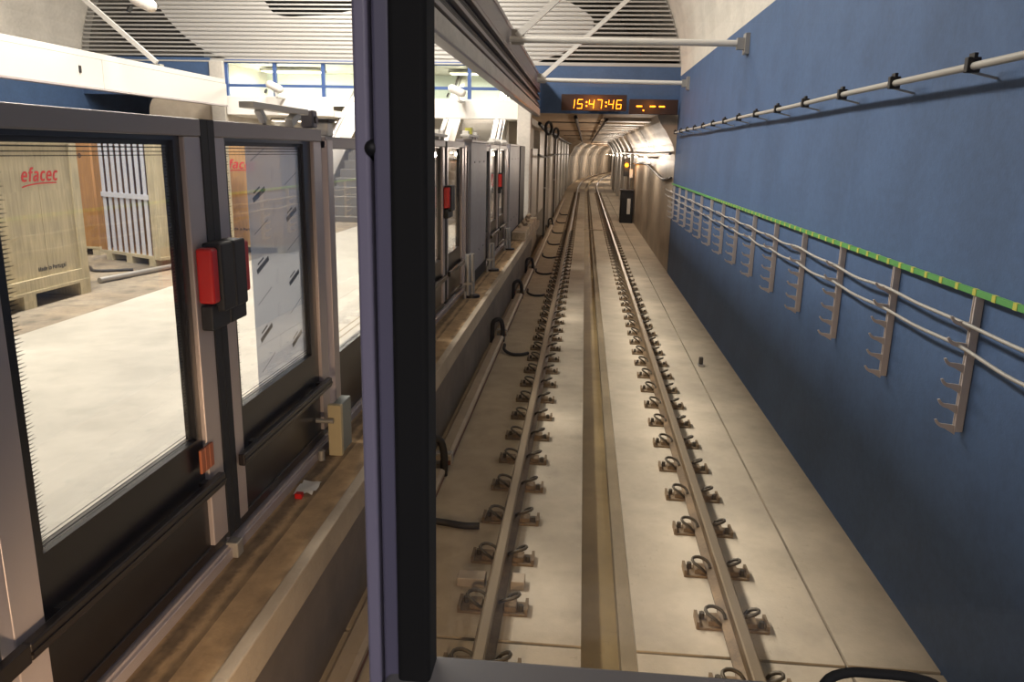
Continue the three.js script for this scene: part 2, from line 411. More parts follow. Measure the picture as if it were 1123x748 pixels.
{ // running tunnel
  const t = struct('wall_tunnel', 'grey running tunnel beyond the station with haunched right wall', 'tunnel');
  // right side: haunched wall up to the signal niche, then recessed wall with pilasters
  const haunch = [[2.3, -.7], [WX, -.7], [WX, 2.55], [1.86, 2.75], [1.80, 2.95], [1.62, 3.25], [1.47, 3.45], [1.40, 3.62], [2.3, 3.62]];
  mesh('haunched_wall', sweep(haunch, [-ZE, 26.6]), M.tunnel, t);
  mesh('haunched_wall', sweep(haunch, [26.75, 35.8]), M.tunnel, t);
  mesh('recessed_wall', sweep([[2.9, -.7], [2.35, -.7], [2.35, 3.62], [2.9, 3.62]], stations(35.8, FAR)), M.tunnel, t);
  for (let s = 40; s < 112; s += 5) mesh('pilaster', sweep(haunch.map(([x, y]) => [x < 2 ? x + .12 : x, y]), [s, s + 1.6]), M.tunnelPanel, t);
  // left side
  mesh('left_wall', sweep([[-2.3, -.7], [-1.85, -.7], [-1.85, 3.62], [-2.3, 3.62]], stations(21, FAR)), M.tunnel, t);
  for (const [s, len, x] of [[21.0, 2.2, -1.66], [23.6, 2.6, -1.62], [27.0, 1.0, -1.6], [30.6, 2.4, -1.62], [35, 3, -1.62], [40, 3.2, -1.62], [46, 3.4, -1.62], [52, 4, -1.62], [60, 5, -1.62]])
    mesh('wall_panel', sweep([[-1.85, s < 26 ? .9 : -.1], [x, s < 26 ? .9 : -.1], [x, s < 23 ? 2.78 : 3.3], [-1.85, s < 23 ? 2.78 : 3.3]], [s, s + len]), M.tunnelPanel, t);
  // roof with shallow beams
  mesh('roof', sweep(rect(-2.3, 2.9, 3.62, 3.9), stations(-ZE + .3, FAR)), M.tunnelCeil, t);
  for (let s = 21.5; s < 62; s += 2.4) mesh('roof_beam', sweep(rect(.2, 1.6, 3.53, 3.62), [s, s + .9]), M.tunnelPanel, t);
  for (let s = 25; s < 62; s += 9.6) mesh('roof_joint', sweep(rect(-1.5, .15, 3.59, 3.62), [s, s + .12]), M.beamBrown, t);
  // segment lining of the bored stretch round the bend
  for (let s = 68; s < FAR - 4; s += 3) {
    mesh('lining_rib', sweep([[-1.85, -.4], [-1.75, -.4], [-1.72, 1.2], [-1.62, 2.4], [-1.2, 3.2], [-.6, 3.6], [-1.85, 3.6]], [s, s + 1.5, s + 2.6]), M.lining, t);
  }
  mesh('tunnel_stop', sweep(rect(-2.3, 2.9, -.7, 3.9), [FAR - 1, FAR]), M.lining, t);
}

// ================================================================ TRACK
const CLIP = tube([[0, .0, -.035], [.035, .035, -.05], [.075, .055, -.03], [.07, .06, .01], [.03, .055, .03], [-.02, .035, .02], [-.03, .01, -.005]], .0095, 12, 5).scale(1.2, 1.3, 1.25);
function runningRail(xc, label) {
  const t = thing('running_rail', label, 'rail', [xc, FLOOR, -5], 'running rails');
  const pf = (x) => [[-.07, -.16], [.07, -.16], [.07, -.148], [.016, -.128], [.010, -.05], [.036, -.035], [.036, -.004], [-.036, -.004], [-.036, -.035], [-.010, -.05], [-.016, -.128], [-.07, -.148]].map(([a, b]) => [a + x, b]);
  mesh('rail_bar', sweep(pf(xc), stations(-4, FAR - 1)), M.rail, t);
  mesh('rail_head', sweep([[-.034, -.004], [.034, -.004], [.026, .004], [-.026, .004]].map(([a, b]) => [a + xc, b]), stations(-4, FAR - 1)), M.railTop, t);
  const side = Math.sign(xc);
  const nF = 92;
  const plateG = boxUV(merge([RB(-.22, .22, 0, .018, -.075, .075, .004), B(-.225, -.205, .0, .05, -.07, .07), B(.205, .225, 0, .05, -.07, .07), B(-.15, -.075, .016, .05, -.05, .05), B(.075, .15, .016, .05, -.05, .05)]));
  const clipR = boxUV(CLIP.clone().translate(.075, .03, 0)), clipL = boxUV(CLIP.clone().rotateY(Math.PI).translate(-.075, .03, 0));
  const boltG = [1, -1].map(k => boxUV(new THREE.CylinderGeometry(.018, .018, .05, 6).translate(.18 * k, .035, .03 * k)));
  for (let k = 0; k < nF; k++) {
    const s = 1.96 + .62 * k, p = pathPoint(s, xc, FLOOR);
    const m = new THREE.Mesh(plateG, M.plate); m.name = 'fastener_plate'; m.castShadow = m.receiveShadow = true;
    m.position.set(p[0] - t.position.x, p[1] - t.position.y, p[2] - t.position.z); t.add(m);
    const add = (n, g, mt) => { const q = new THREE.Mesh(g, mt); q.name = n; q.castShadow = q.receiveShadow = true; m.add(q); };
    if (k < 44) { add('spring_clip', clipR, M.clip); add('spring_clip', clipL, M.clip); } if (k < 26) for (const b of boltG) add('anchor_bolt', b, M.clip);
  }
  return t;
}
runningRail(-.752, 'left steel running rail with spring clip fasteners, beside the platform edge');
runningRail(.757, 'right steel running rail with spring clip fasteners, towards the blue wall');

{ // conductor rail in lengths under the platform edge
  const names = ['nearest length beside the train', 'second length from the train', 'third length from the train', 'fourth length from the train', 'fifth length from the train', 'farthest length entering the tunnel'];
  [[.5, 6.25], [6.55, 11.35], [11.7, 15.0], [15.35, 18.4], [18.75, 30], [30.5, 48]].forEach(([a, b], i) => {
    const t = thing('conductor_rail', `pale covered conductor rail under the platform edge, ${names[i]}`, 'rail', [-1.46, FLOOR, -(a + b) / 2], 'conductor rail lengths');
    mesh('cover', sweep([[-1.53, -.06], [-1.39, -.06], [-1.39, -.03], [-1.42, -.012], [-1.51, -.012], [-1.53, -.03]], [a, b]), M.thirdTop, t);
    mesh('contact_rail', sweep(rect(-1.485, -1.395, -.105, -.06), [a, b]), M.thirdSide, t);
    for (let s = a + .6; s < b; s += 2.2) mesh('support', B(-1.52, -1.42, FLOOR, -.105, -s - .06, -s + .06), M.galv, t);
    mesh('end_clamp', RB(-1.54, -1.38, -.115, -.003, -a - .10, -a - .03, .01), M.galv, t);
  });
  const ends = [[6.4, 'nearest one'], [11.52, 'second one'], [15.17, 'third one'], [18.57, 'fourth one'], [30.25, 'fifth, inside the tunnel']];
  ends.forEach(([s, w]) => {
    const g = tube([[-1.43, -.15, -s - .02], [-1.43, .08, -s - .01], [-1.47, .20, -s], [-1.56, .18, -s + .05], [-1.58, .0, -s + .06], [-1.58, -.15, -s + .06]], .034, 24, 8);
    tag(mesh('cable_elbow', g, M.cable), `thick black cable hoop in the conductor rail gap, ${w}`, 'cable', 'cable hoops');
  });
  const loops = [5.5, 10.9, 15.7, 18.6, 21.6, 24.8, 28.4, 32.7, 37];
  const ord = ['nearest', 'second', 'third', 'fourth', 'fifth', 'sixth', 'seventh', 'eighth', 'ninth'];
  loops.forEach((s, i) => {
    const z = -s, g = i === 0
      ? tube([[-1.35, -.13, z], [-1.25, -.15, z - .02], [-1.1, -.15, z + .01], [-.985, -.15, z]], .028, 20, 8)
      : tube([[-1.355, -.09, z - .22], [-1.34, -.13, z - .06], [-1.22, -.155, z + .08], [-1.08, -.155, z + .08], [-.985, -.15, z]], .024, 20, 6);
    tag(mesh('bond_cable', g, M.cable), `black bonding cable crossing to the left rail, ${ord[i]} from the train`, 'cable', 'bonding cables');
  });
  const t = thing('packing_block', 'pale packing block across the foot of the left rail near the train', 'block', [-.8, FLOOR, -4.73]);
  mesh('block_half', RB(-1.03, -.84, FLOOR, -.115, -4.79, -4.67, .008), M.kerb, t);
  mesh('block_half', RB(-.665, -.57, FLOOR, -.115, -4.79, -4.67, .008), M.kerb, t);
  const b = thing('marker_stud', 'small grey metal stud standing on the right slab', 'stud', [1.46, FLOOR, -10.7]);
  mesh('base', RB(1.42, 1.50, FLOOR + .004, FLOOR + .03, -10.76, -10.64, .006), M.galv, b);
  mesh('body', RB(1.43, 1.485, FLOOR + .03, FLOOR + .13, -10.73, -10.67, .01), M.tunnelDark, b);
  const c = mesh('cross_duct', B(-.2, .5, FLOOR + .004, FLOOR + .03, -30.2, -30.0), M.kerb); tag(c, 'thin pale duct crossing the drain inside the tunnel', 'duct');
}

// ================================================================ RIGHT WALL FITTINGS
{
  const n = 14, pitch = 1.132, ordinal = ['nearest', 'second', 'third', 'fourth', 'fifth', 'sixth', 'seventh', 'eighth', 'ninth', 'tenth', 'eleventh', 'twelfth', 'thirteenth', 'farthest'];
  const strut = boxUV(merge([RB(-.042, -.002, -.40, .37, -.017, .017, .004), B(-.047, -.038, -.40, .37, -.017, -.010), B(-.047, -.038, -.40, .37, .010, .017)]));
  const armShape = new THREE.Shape(); armShape.moveTo(0, -.05); armShape.lineTo(-.06, -.014); armShape.quadraticCurveTo(-.10, -.01, -.118, .035); armShape.lineTo(-.106, .038); armShape.quadraticCurveTo(-.09, .008, -.06, .012); armShape.lineTo(0, .004); armShape.closePath();
  const armG = boxUV(new THREE.ExtrudeGeometry(armShape, { depth: .012, bevelEnabled: false }).translate(-.038, 0, -.006));
  for (let k = 0; k < n; k++) {
    const z = -4.33 - pitch * k, t = thing('cable_bracket', `galvanised cable bracket with hook arms on the blue wall, ${ordinal[k]} from the train`, 'bracket', [WX, 1.62, z], 'cable brackets');
    const s = new THREE.Mesh(strut, M.bracket); s.name = 'strut'; s.castShadow = s.receiveShadow = true; t.add(s);
    for (let a = 0; a < 6; a++) { const m = new THREE.Mesh(armG, M.bracket); m.name = 'hook_arm'; m.position.set(0, .22 - a * .118, 0); m.castShadow = m.receiveShadow = true; t.add(m); }
  }
  const tp = thing('marking_tape', 'green tape with yellow dashes running above the cable brackets', 'tape', [WX, 2.0, -11]);
  mesh('tape', B(WX - .05, WX - .035, 1.995, 2.03, -2.5, -19.4), M.green, tp);
  for (let z = -2.9; z > -13; z -= .205) mesh('yellow_dash', B(WX - .053, WX - .034, 1.994, 2.031, z - .018, z + .018), M.yellow, tp);
  for (const [y0, lab] of [[1.85, 'upper grey cable sagging along the wall brackets under the green tape'], [1.71, 'lower grey cable sagging along the wall brackets']]) {
    const pts = [];
    for (let k = -2; k < n; k++) { const z = -4.33 - pitch * k, w = (rnd() - .5) * .015; pts.push([WX - .085, y0 + w, z], [WX - .09, y0 - .016 + (rnd() - .5) * .016, z - pitch * .5]); }
    pts.push([WX - .085, y0, -20.5]);
    tag(mesh('wall_cable', tube(pts, .0105, 220, 6), M.cableGrey), lab, 'cable', 'cables on the wall brackets');
  }
  // upper feeder pipe on stand-offs
  const pp = thing('feeder_pipe', 'grey pipe on dark clamps high along the blue wall', 'pipe', [WX, 3.17, -11]);
  const pts = []; for (let z = -1.5; z > -19.3; z -= 1.08) pts.push([WX - .14, 3.19 + (rnd() - .5) * .014, z]);
  mesh('pipe', tube(pts, .021, 160, 8), M.cableGrey, pp);
  for (let z = -2.4; z > -19.4; z -= 1.08) {
    mesh('clamp', merge([RB(WX - .175, WX - .105, 3.155, 3.235, z - .022, z + .022, .006), B(WX - .15, WX - .13, 3.225, 3.255, z - .03, z + .03)]), M.cable, pp);
    mesh('stand_off', rod([WX - .14, 3.16, z], [WX - .004, 3.13, z], .008, 6), M.galv, pp);
  }
}
// cross struts between the overhead beam and the wall, with inclined ties to the vault
for (const [z, which] of [[-5.3, 'nearest the train'], [-11.55, 'nearer one in view'], [-17.8, 'beside the clock sign']]) {
  const t = thing('cross_strut', `white tubular strut from the overhead beam to the blue wall, ${which}`, 'strut', [0, 4.2, z], 'white struts over the near track');
  mesh('tube', rod([-1.4, 4.23, z], [WX - .12, 4.2, z], .045, 10), M.white, t);
  mesh('wall_bracket', merge([B(WX - .16, WX - .06, 4.12, 4.27, z - .05, z + .05), B(WX - .06, WX, 4.06, 4.33, z - .09, z + .09)]), M.galv, t);
  mesh('tie_rod', bar([-1.3, 4.27, z], [1.16, 6.47, z], .07, .09), M.white, t);
  mesh('gusset', B(-1.38, -1.2, 4.16, 4.36, z - .015, z + .015), M.galv, t);
}
for (const [z, which] of [[-10.3, 'above the left frame edge'], [-16.2, 'in front of the dark slats']]) {
  const t = thing('inclined_tie', `white inclined tie above the far beam, ${which}`, 'tie', [-9.1, 4.3, z], 'white ties over the far track');
  mesh('tie_rod', bar([-9.18, 4.33, z], [-11.7, 6.45, z], .07, .09), M.white, t);
  mesh('foot_plate', B(-9.3, -9.08, 4.26, 4.30, z - .08, z + .08), M.galv, t);
}
{ // overhead beam along the near platform edge
  const t = thing('overhead_beam', 'long overhead beam with stacked grey cable rails above the near platform edge', 'beam', [-1.43, 3.54, -9]);
  mesh('back_panel', B(-1.50, -1.475, 3.54, 4.42, 6.5, ZE + .06), M.beamBrown, t);
  mesh('lower_fascia', RB(-1.475, -1.40, 3.545, 3.70, 6.5, ZE + .06, .01), M.column, t);
  mesh('bottom_flange', B(-1.51, -1.40, 3.52, 3.544, 6.5, ZE + .06), M.aluDark, t);
  for (const y of [3.76, 3.92, 4.10]) mesh('cable_rail', RB(-1.475, -1.41, y - .022, y + .022, 6.5, ZE + .06, .006), M.frameGrey, t);
  mesh('upper_panel', RB(-1.475, -1.42, 4.14, 4.42, 6.5, ZE + .06, .01), M.frameGrey, t);
  mesh('top_rail', RB(-1.475, -1.40, 4.40, 4.45, 6.5, ZE + .06, .008), M.alu, t);
  for (const [y, r] of [[3.80, .022], [3.83, .016], [3.965, .02], [4.0, .015]]) mesh('cable', rod([-1.44, y, 6.4], [-1.44, y, ZE + .1], r, 6), M.cable, t);
}
{ // far beam: white boxed fascia
  const t = thing('far_beam', 'long white boxed beam above the far platform edge, upper left', 'beam', [-9.1, 3.64, -6]);
  for (let z = 6; z > -18.8; z -= 5.0) mesh('fascia_panel', RB(-9.12, -9.0, 3.645, 4.14, z - 4.99, z, .006), M.beamWhite, t);
  mesh('top_box', RB(-9.3, -9.02, 4.145, 4.25, 6, -18.99, .012), M.beamWhite, t);
  mesh('bottom_lip', B(-9.16, -8.985, 3.615, 3.644, 6, -18.99), M.alu, t);
  mesh('back_panel', B(-9.3, -9.121, 3.645, 4.144, 6, -18.99), M.column, t);
  mesh('hook', B(-8.999, -8.98, 3.86, 3.98, -13.35, -13.3), M.cable, t);
}
{ // clock sign above the tunnel mouth
  const z = ZE + .4;
  const seg = { a: [[0, 1], [1, 1]], b: [[1, 1], [1, .5]], c: [[1, .5], [1, 0]], d: [[0, 0], [1, 0]], e: [[0, .5], [0, 0]], f: [[0, 1], [0, .5]], g: [[0, .5], [1, .5]] };
  const DIG = { 1: 'bc', 4: 'fgbc', 5: 'afgcd', 6: 'afgedc', 7: 'abc' };
  const w = .11, h = .195, th = .038, sk = .018;
  const t = thing('clock_sign', 'hanging clock sign with glowing amber digits reading 15:47:46', 'sign', [-.12, 3.66, z]);
  mesh('case', RB(-.89, .64, 3.66, 4.03, z - .1, z, .012), M.ledBox, t);
  mesh('hanger', B(-.4, .2, 3.82, 3.88, ZE, z - .1), M.galv, t);
  let x = -.70;
  for (const ch of '15:47:46') {
    const y0 = 3.715, pieces = [];
    const P = ([u, v]) => [x + u * w + v * sk, y0 + v * h, z + .008];
    if (ch === ':') {
      for (const v of [.28, .72]) pieces.push(B(x + .018, x + .05, y0 + v * h - .016, y0 + v * h + .016, z + .001, z + .012));
      mesh('colon', merge(pieces), M.amber, t); x += .085; continue;
    }
    for (const s of DIG[ch]) pieces.push(bar(P(seg[s][0]), P(seg[s][1]), th, .012));
    mesh('digit', merge(pieces), M.amber, t); x += .185;
  }
  const s2 = thing('status_sign', 'hanging sign with three glowing amber dashes right of the clock', 'sign', [1.27, 3.6, z]);
  mesh('case', RB(.70, 1.83, 3.60, 3.94, z - .1, z, .012), M.ledBox, s2);
  mesh('hanger', B(1.0, 1.5, 3.74, 3.80, ZE, z - .1), M.galv, s2);
  for (const dx of [.87, 1.18, 1.39]) mesh('dash', B(dx, dx + .13, 3.765, 3.795, z + .001, z + .012), M.amber, s2);
  mesh('dot', B(1.02, 1.05, 3.675, 3.705, z + .001, z + .012), M.amber, s2);
  for (const lx of [-.12, 1.2]) { const l = new THREE.PointLight('#ff9a38', lx < 0 ? 1.2 : .35); l.position.set(lx, 3.82, z + .4); l.castShadow = true; scene.add(l); }
}

// ================================================================ PLATFORM GATES
const GX = -1.75;
function gateLeaf(zn, zf, closing, label, o = {}) { // zn nearer (larger z), closing: 'near' or 'far' edge meets the other leaf
  const t = thing('gate_leaf', label, 'gate', [GX - .04, LEDGE, (zn + zf) / 2], 'sliding platform gate leaves');
  const x0 = GX - .085, x1 = GX, top = 2.795;
  const wn = closing === 'near' ? .095 : .12, wf = closing === 'far' ? .125 : .24;
  const sn = zn - wn, sf = zf + wf;
  mesh('stile', RB(x0, x1, 1.075, 2.73, sn, zn, .006), M.alu, t);
  mesh('stile', RB(x0, x1, 1.075, 2.73, zf, zf + Math.min(wf, .125), .006), M.alu, t);
  mesh('top_rail', RB(x0, x1 + .004, 2.73, top, zf, zn, .006), M.frameGrey, t);
  const gz0 = sf + (closing === 'near' ? -.115 : 0), gn = sn, gf = closing === 'near' ? zf + .125 : zf + .125;
  mesh('border', [B(x0 + .02, x1 - .02, 2.715, 2.73, gf, gn), B(x0 + .02, x1 - .02, 1.56, 2.715, gn - .05, gn), B(x0 + .02, x1 - .02, 1.56, 2.715, gf, gf + (closing === 'near' ? .11 : .045))], M.blackGloss, t);
  const pf = gf + (closing === 'near' ? .11 : .045), pn = gn - .05;
  mesh('pane', B(GX - .044, GX - .036, 1.56, 2.715, pf, pn), M.glass, t);
  if (o.detail) {
    const fr = new THREE.PlaneGeometry(pn - pf, 1.155).rotateY(Math.PI / 2).translate(GX - .0355, (1.56 + 2.715) / 2, (pn + pf) / 2);
    mesh('printed_edge', fr, M.frit, t, true);
  }
  if (o.film) mesh('protective_film', new THREE.PlaneGeometry(pn - pf - o.film, 1.138).rotateY(Math.PI / 2).translate(GX - .048, 2.13, (pf + pn - o.film) / 2), M.film, t, true);
  mesh('lower_panel', B(x0 + .015, x1 - .02, 1.075, 1.56, gf, gn), M.blackGloss, t);
  const by = 1.36;
  mesh('push_bar', merge([RB(x1 + .008, x1 + .04, by - .028, by + .028, zf + .07, zn - .005, .008), B(x1 + .012, x1 + .045, by - .008, by + .002, zf + .075, zn - .006)]), M.barDark, t);
  for (const z of [zf + .16, zn - .2]) mesh('bar_bracket', B(x1 - .02, x1 + .012, by - .02, by + .02, z - .02, z + .02), M.barDark, t);
  mesh('bottom_rail', RB(x0, x1 - .01, 1.03, 1.075, zf, zn, .005), M.barDark, t);
  // half of the emergency handle at the meeting edge
  const e = closing === 'far' ? zf : zn, dir = closing === 'far' ? 1 : -1;
  const hz0 = e - dir * .05, hz1 = e + dir * .12;
  const hd = mesh('handle_housing', merge([RB(x1, x1 + .08, 2.06, 2.33, hz0, e + dir * .056, .01), RB(x1, x1 + .05, 1.99, 2.09, hz0, e + dir * .10, .008)]), M.blackMatt, t);
  mesh('release_handle', RB(x1 + .002, x1 + .068, 2.10, 2.315, e + dir * .058, e + dir * .115, .012), M.red, hd);
  mesh('meeting_seal', B(x0, x1 + .004, 1.05, top, e, e - dir * .052), M.rubber, t);
  if (closing === 'far' && o.detail) { const m = mesh('ribbed_tag', merge([0, 1, 2].map(i => RB(x1, x1 + .012, 1.43, 1.53, zf + .10 + i * .036, zf + .132 + i * .036, .004))), M.orangeTag, t); m.userData.label = 'small orange ribbed tag'; }
  return t;
}
gateLeaf(-1.70, -2.94, 'far', 'nearest glazed gate leaf at the left, with the wooden crates behind its clear glass', { detail: true });
gateLeaf(-3.05, -4.34, 'near', 'glazed gate leaf with a blue grey printed film over half its glass', { detail: true, film: .25 });
gateLeaf(-7.08, -8.30, 'far', 'glazed gate leaf just right of the black windscreen pillar');
gateLeaf(-8.41, -9.62, 'near', 'glazed gate leaf between the second red handle and the first grey housing');
gateLeaf(-12.36, -13.58, 'far', 'glazed gate leaf between the grey housing and the farthest red handle');
gateLeaf(-13.69, -14.9, 'near', 'farthest glazed gate leaf, right of the third red handle');
// the leaf beyond the left frame edge belongs to a fixed bay
function fixedBay(zn, zf, label) {
  const t = thing('fixed_bay', label, 'gate panel', [GX - .04, LEDGE, (zn + zf) / 2], 'fixed glazed bays');
  mesh('post', RB(GX - .1, GX + .01, LEDGE, 2.74, zn - .10, zn, .006), M.alu, t);
  mesh('post', RB(GX - .1, GX + .01, LEDGE, 2.74, zf, zf + .10, .006), M.aluDark, t);
  mesh('top_rail', RB(GX - .09, GX, 2.69, 2.76, zf, zn, .006), M.frameGrey, t);
  mesh('pane', B(GX - .05, GX - .042, 1.45, 2.69, zf + .1, zn - .1), M.glass, t);
  mesh('lower_panel', B(GX - .07, GX - .02, LEDGE, 1.45, zf + .1, zn - .1), M.blackGloss, t);
  if (zn > 0) mesh('push_bar', RB(GX + .011, GX + .04, 1.332, 1.388, zf - .063, zn - .3, .003), M.barDark, t);
  mesh('seal', B(GX - .06, GX - .01, 1.45, 2.69, zf + .1, zf + .13), M.rubber, t);
}
fixedBay(1.2, -1.64, 'fixed bay left of the nearest gate leaf, mostly outside the frame');
fixedBay(-4.42, -5.7, 'fixed glazed bay left of the black windscreen pillar');
fixedBay(-9.66, -10.0, 'narrow fixed bay beside the first grey housing');
fixedBay(-11.68, -12.3, 'pale narrow bay right of the first grey housing');
fixedBay(-14.95, -15.25, 'narrow fixed bay beside the farthest grey housing');
function housing(zn, zf, label, end) {
  const t = thing('gate_housing', label, 'housing', [GX - .04, LEDGE, (zn + zf) / 2], 'grey gate motor housings');
  mesh('cabinet', RB(GX - .16, GX + .03, LEDGE, 2.80, zf, zn, .008), M.housing, t);
  mesh('cap', RB(GX - .17, GX + .04, 2.80, 2.835, zf, zn, .006), M.frameGrey, t);
  mesh('kick_strip', B(GX + .03, GX + .04, LEDGE, 1.1, zf, zn), M.blackMatt, t);
  for (const f of [.2, .5, .8]) for (const y of [1.35, 2.55]) mesh('screw', new THREE.CylinderGeometry(.012, .012, .006, 6).rotateZ(Math.PI / 2).translate(GX + .033, y, zn + (zf - zn) * f), M.cable, t);
  if (end) mesh('end_post', RB(GX - .17, GX + .05, LEDGE, 2.82, end, zf - .01, .006), M.blackMatt, t);
}
housing(-5.76, -7.02, 'grey gate housing hidden behind the black windscreen pillar');
housing(-10.04, -11.62, 'grey flat gate housing between the second and third red handles');
housing(-15.3, -17.6, 'farthest grey gate housing with a black end post', -18.9);
{ // sill track on the ledge under the gates
  [[1.2, -3.0, 'sill rail under the nearest gate leaf, lower left'], [-3.03, -4.36, 'sill rail under the filmed gate leaf'], [-4.40, -9.64, 'long sill rail passing behind the pillar'], [-11.66, -14.95, 'far sill rail under the third gate']].forEach(([a, b, lab]) => {
    const t = thing('sill_rail', `pale aluminium ${lab}`, 'sill', [GX, LEDGE, (a + b) / 2], 'gate sill rails');
    mesh('rail_body', RB(GX - .10, GX + .012, LEDGE, 1.0, b, a, .004), M.alu, t);
    mesh('groove_lip', B(GX - .05, GX - .038, 1.0, 1.012, b, a), M.alu, t);
    mesh('groove_lip', B(GX - .015, GX - .003, 1.0, 1.012, b, a), M.alu, t);
    mesh('end_block', RB(GX - .02, GX + .035, LEDGE, 1.022, b, b + .06, .006), M.galv, t);
  });
  const nb = thing('foot_bracket', 'yellowish steel foot bracket with a green grey plate beside the pillar', 'bracket', [-1.66, LEDGE, -4.25]);
  mesh('yellow_plate', RB(-1.70, -1.62, LEDGE, 1.26, -4.17, -4.13, .006), M.yellowPost, nb);
  mesh('grey_plate', RB(-1.69, -1.63, LEDGE, 1.25, -4.36, -4.175, .006), M.greenPlate, nb);
  mesh('bolt', merge([rod([-1.76, 1.17, -4.11], [-1.66, 1.17, -4.11], .014), rod([-1.72, LEDGE, -4.06], [-1.72, LEDGE + .06, -4.06], .02)]), M.galv, nb);
  [[-9.3, .50, 'nearest steel post pair on the ledge, right of the pillar'], [-11.5, .38, 'middle steel post pair on the ledge beside the pale bay'], [-14.1, .36, 'farthest steel post pair on the ledge']].forEach(([z, h, lab]) => {
    const t = thing('foot_post', lab, 'post', [-1.61, LEDGE, z], 'steel foot posts');
    mesh('base_plate', new THREE.CylinderGeometry(.095, .10, .03, 16).translate(-1.595, LEDGE + .015, z), M.barDark, t);
    mesh('tube', new THREE.CylinderGeometry(.032, .032, h, 10).translate(-1.64, LEDGE + .03 + h / 2, z + .05), M.galv, t);
    mesh('tube', new THREE.CylinderGeometry(.032, .032, h, 10).translate(-1.60, LEDGE + .03 + h / 2, z - .05), M.galv, t);
    mesh('tie_plate', B(-1.68, -1.58, LEDGE + .16, LEDGE + .19, z - .07, z + .08), M.galv, t);
    mesh('bolt', rod([-1.66, LEDGE, z + .13], [-1.66, LEDGE + .09, z + .13], .016), M.galv, t);
  });
  const bk = thing('end_kerb', 'dusty raised concrete kerb at the far end of the ledge', 'kerb', [-1.6, LEDGE, -18]);
  mesh('block', RB(-1.69, -1.41, LEDGE, 1.12, -19.4, -15.6, .02), M.dust, bk);
  for (let i = 0; i < 7; i++) { const z = -16.6 - i * .45, x = -1.62 + rnd() * .12, r = .03 + rnd() * .05; mesh('rubble', new THREE.DodecahedronGeometry(r, 0).translate(x, 1.12 + r * .5, z), M.dust, bk); }
}
{ // devices on top of the gates
  const t = thing('white_bracket_frame', 'white bracket frame standing on top of the filmed gate', 'bracket', [GX - .05, 2.785, -3.9]);
  mesh('top_bar', RB(GX - .09, GX - .02, 2.865, 2.895, -4.22, -3.5, .006), M.white, t);
  mesh('leg', bar([GX - .05, 2.815, -3.68], [GX - .05, 2.865, -3.62], .03, .03), M.white, t);
  mesh('leg', bar([GX - .05, 2.815, -4.0], [GX - .05, 2.865, -4.12], .04, .04), M.white, t);
  const c = thing('gate_sensor', 'small grey sensor box on top of the filmed gate', 'sensor', [GX - .04, 2.785, -4.28]);
  mesh('body', RB(GX - .08, GX - .01, 2.80, 2.895, -4.33, -4.25, .012), M.aluDark, c);
  mesh('lens', new THREE.CylinderGeometry(.02, .02, .012, 10).rotateZ(Math.PI / 2).translate(GX - .006, 2.845, -4.29), M.blackGloss, c);
  const d = thing('gate_sensor', 'small white clamp device above the fixed bay beside the pillar', 'sensor', [GX - .04, 2.76, -4.55]);
  mesh('body', RB(GX - .08, GX - .01, 2.76, 2.84, -4.60, -4.50, .012), M.camWhite, d);
  mesh('cap', RB(GX - .09, GX, 2.84, 2.86, -4.61, -4.49, .006), M.cable, d);
  [[-7.9, 'white device rail on the gate right of the pillar'], [-10.4, 'white device rail above the first grey housing'], [-13.2, 'white device rail above the third gate'], [-14.5, 'white device rail above the farthest gate leaf']].forEach(([z, lab], i) => {
    const y = i === 1 ? 2.837 : 2.797, q = thing('device_rail', lab, 'device', [GX - .04, y, z], 'white device rails on the gates');
    mesh('rail', RB(GX - .1, GX + .02, y + .03, y + .06, z - .45, z + .45, .006), M.white, q);
    for (const k of [-.35, -.1, .2, .38]) mesh('foot', RB(GX - .08, GX, y, y + .1, z + k - .04, z + k + .04, .008), M.camWhite, q);
    if (i === 1) mesh('yellow_label', B(GX - .06, GX + .025, y + .06, y + .14, z + .2, z + .32), M.yellow, q);
  });
}

// ================================================================ THINGS ON THE PLATFORM
function decal(mat, w, h, name, parent, place) { const g = new THREE.PlaneGeometry(w, h); place(g); mesh(name, g, mat, parent, true); }
{ // crate A: pale, face towards the track
  const y = PLAT - .008, t = thing('wooden_crate', 'large pale plywood crate on a pallet with red print, nearest at the left', 'crate', [-6.5, y, -7.4], 'packing crates');
  const x = -5.92, z0 = -8.36, z1 = -6.3, yb = y + .17, yt = 2.78;
  for (const [a, b] of [[z0 + .12, -7.72], [-7.715, -7.08], [-7.075, z1 - .1]]) mesh('plywood_panel', B(x - .03, x, yb + .12, yt - .1, a, b), M.plyPale, t);
  mesh('plywood_panel', B(x - 1.1, x - .03, yb, yt, z0 + .02, z0 + .035), M.plyPale, t);
  mesh('plywood_panel', B(x - 1.1, x - .03, yt - .02, yt, z0 + .02, z1 - .02), M.plyPale, t);
  mesh('corner_post', B(x - .04, x + .025, yb, yt, z0, z0 + .12), M.plyPost, t);
  mesh('corner_post', B(x - .04, x + .025, yb, yt, z1 - .1, z1), M.plyPost, t);
  mesh('bottom_board', B(x - .03, x + .022, yb, yb + .12, z0 + .12, z1 - .1), M.plyPost, t);
  mesh('top_board', B(x - .03, x + .022, yt - .1, yt, z0 + .12, z1 - .1), M.plyPost, t);
  mesh('pallet_deck', B(x - 1.1, x + .03, yb - .03, yb, z0, z1), M.plyPost, t);
  for (const z of [z0 + .1, -7.35, z1 - .1]) mesh('pallet_skid', B(x - 1.1, x + .03, y, yb - .03, z - .09, z + .09), M.plyPost, t);
  decal(RED_LOGO, .62, .25, 'red_print', t, g => g.rotateY(Math.PI / 2).translate(x + .003, 2.35, -7.74));
  decal(MADE_IN, .52, .075, 'black_print', t, g => g.rotateY(Math.PI / 2).translate(x + .003, 1.39, -7.78));
}
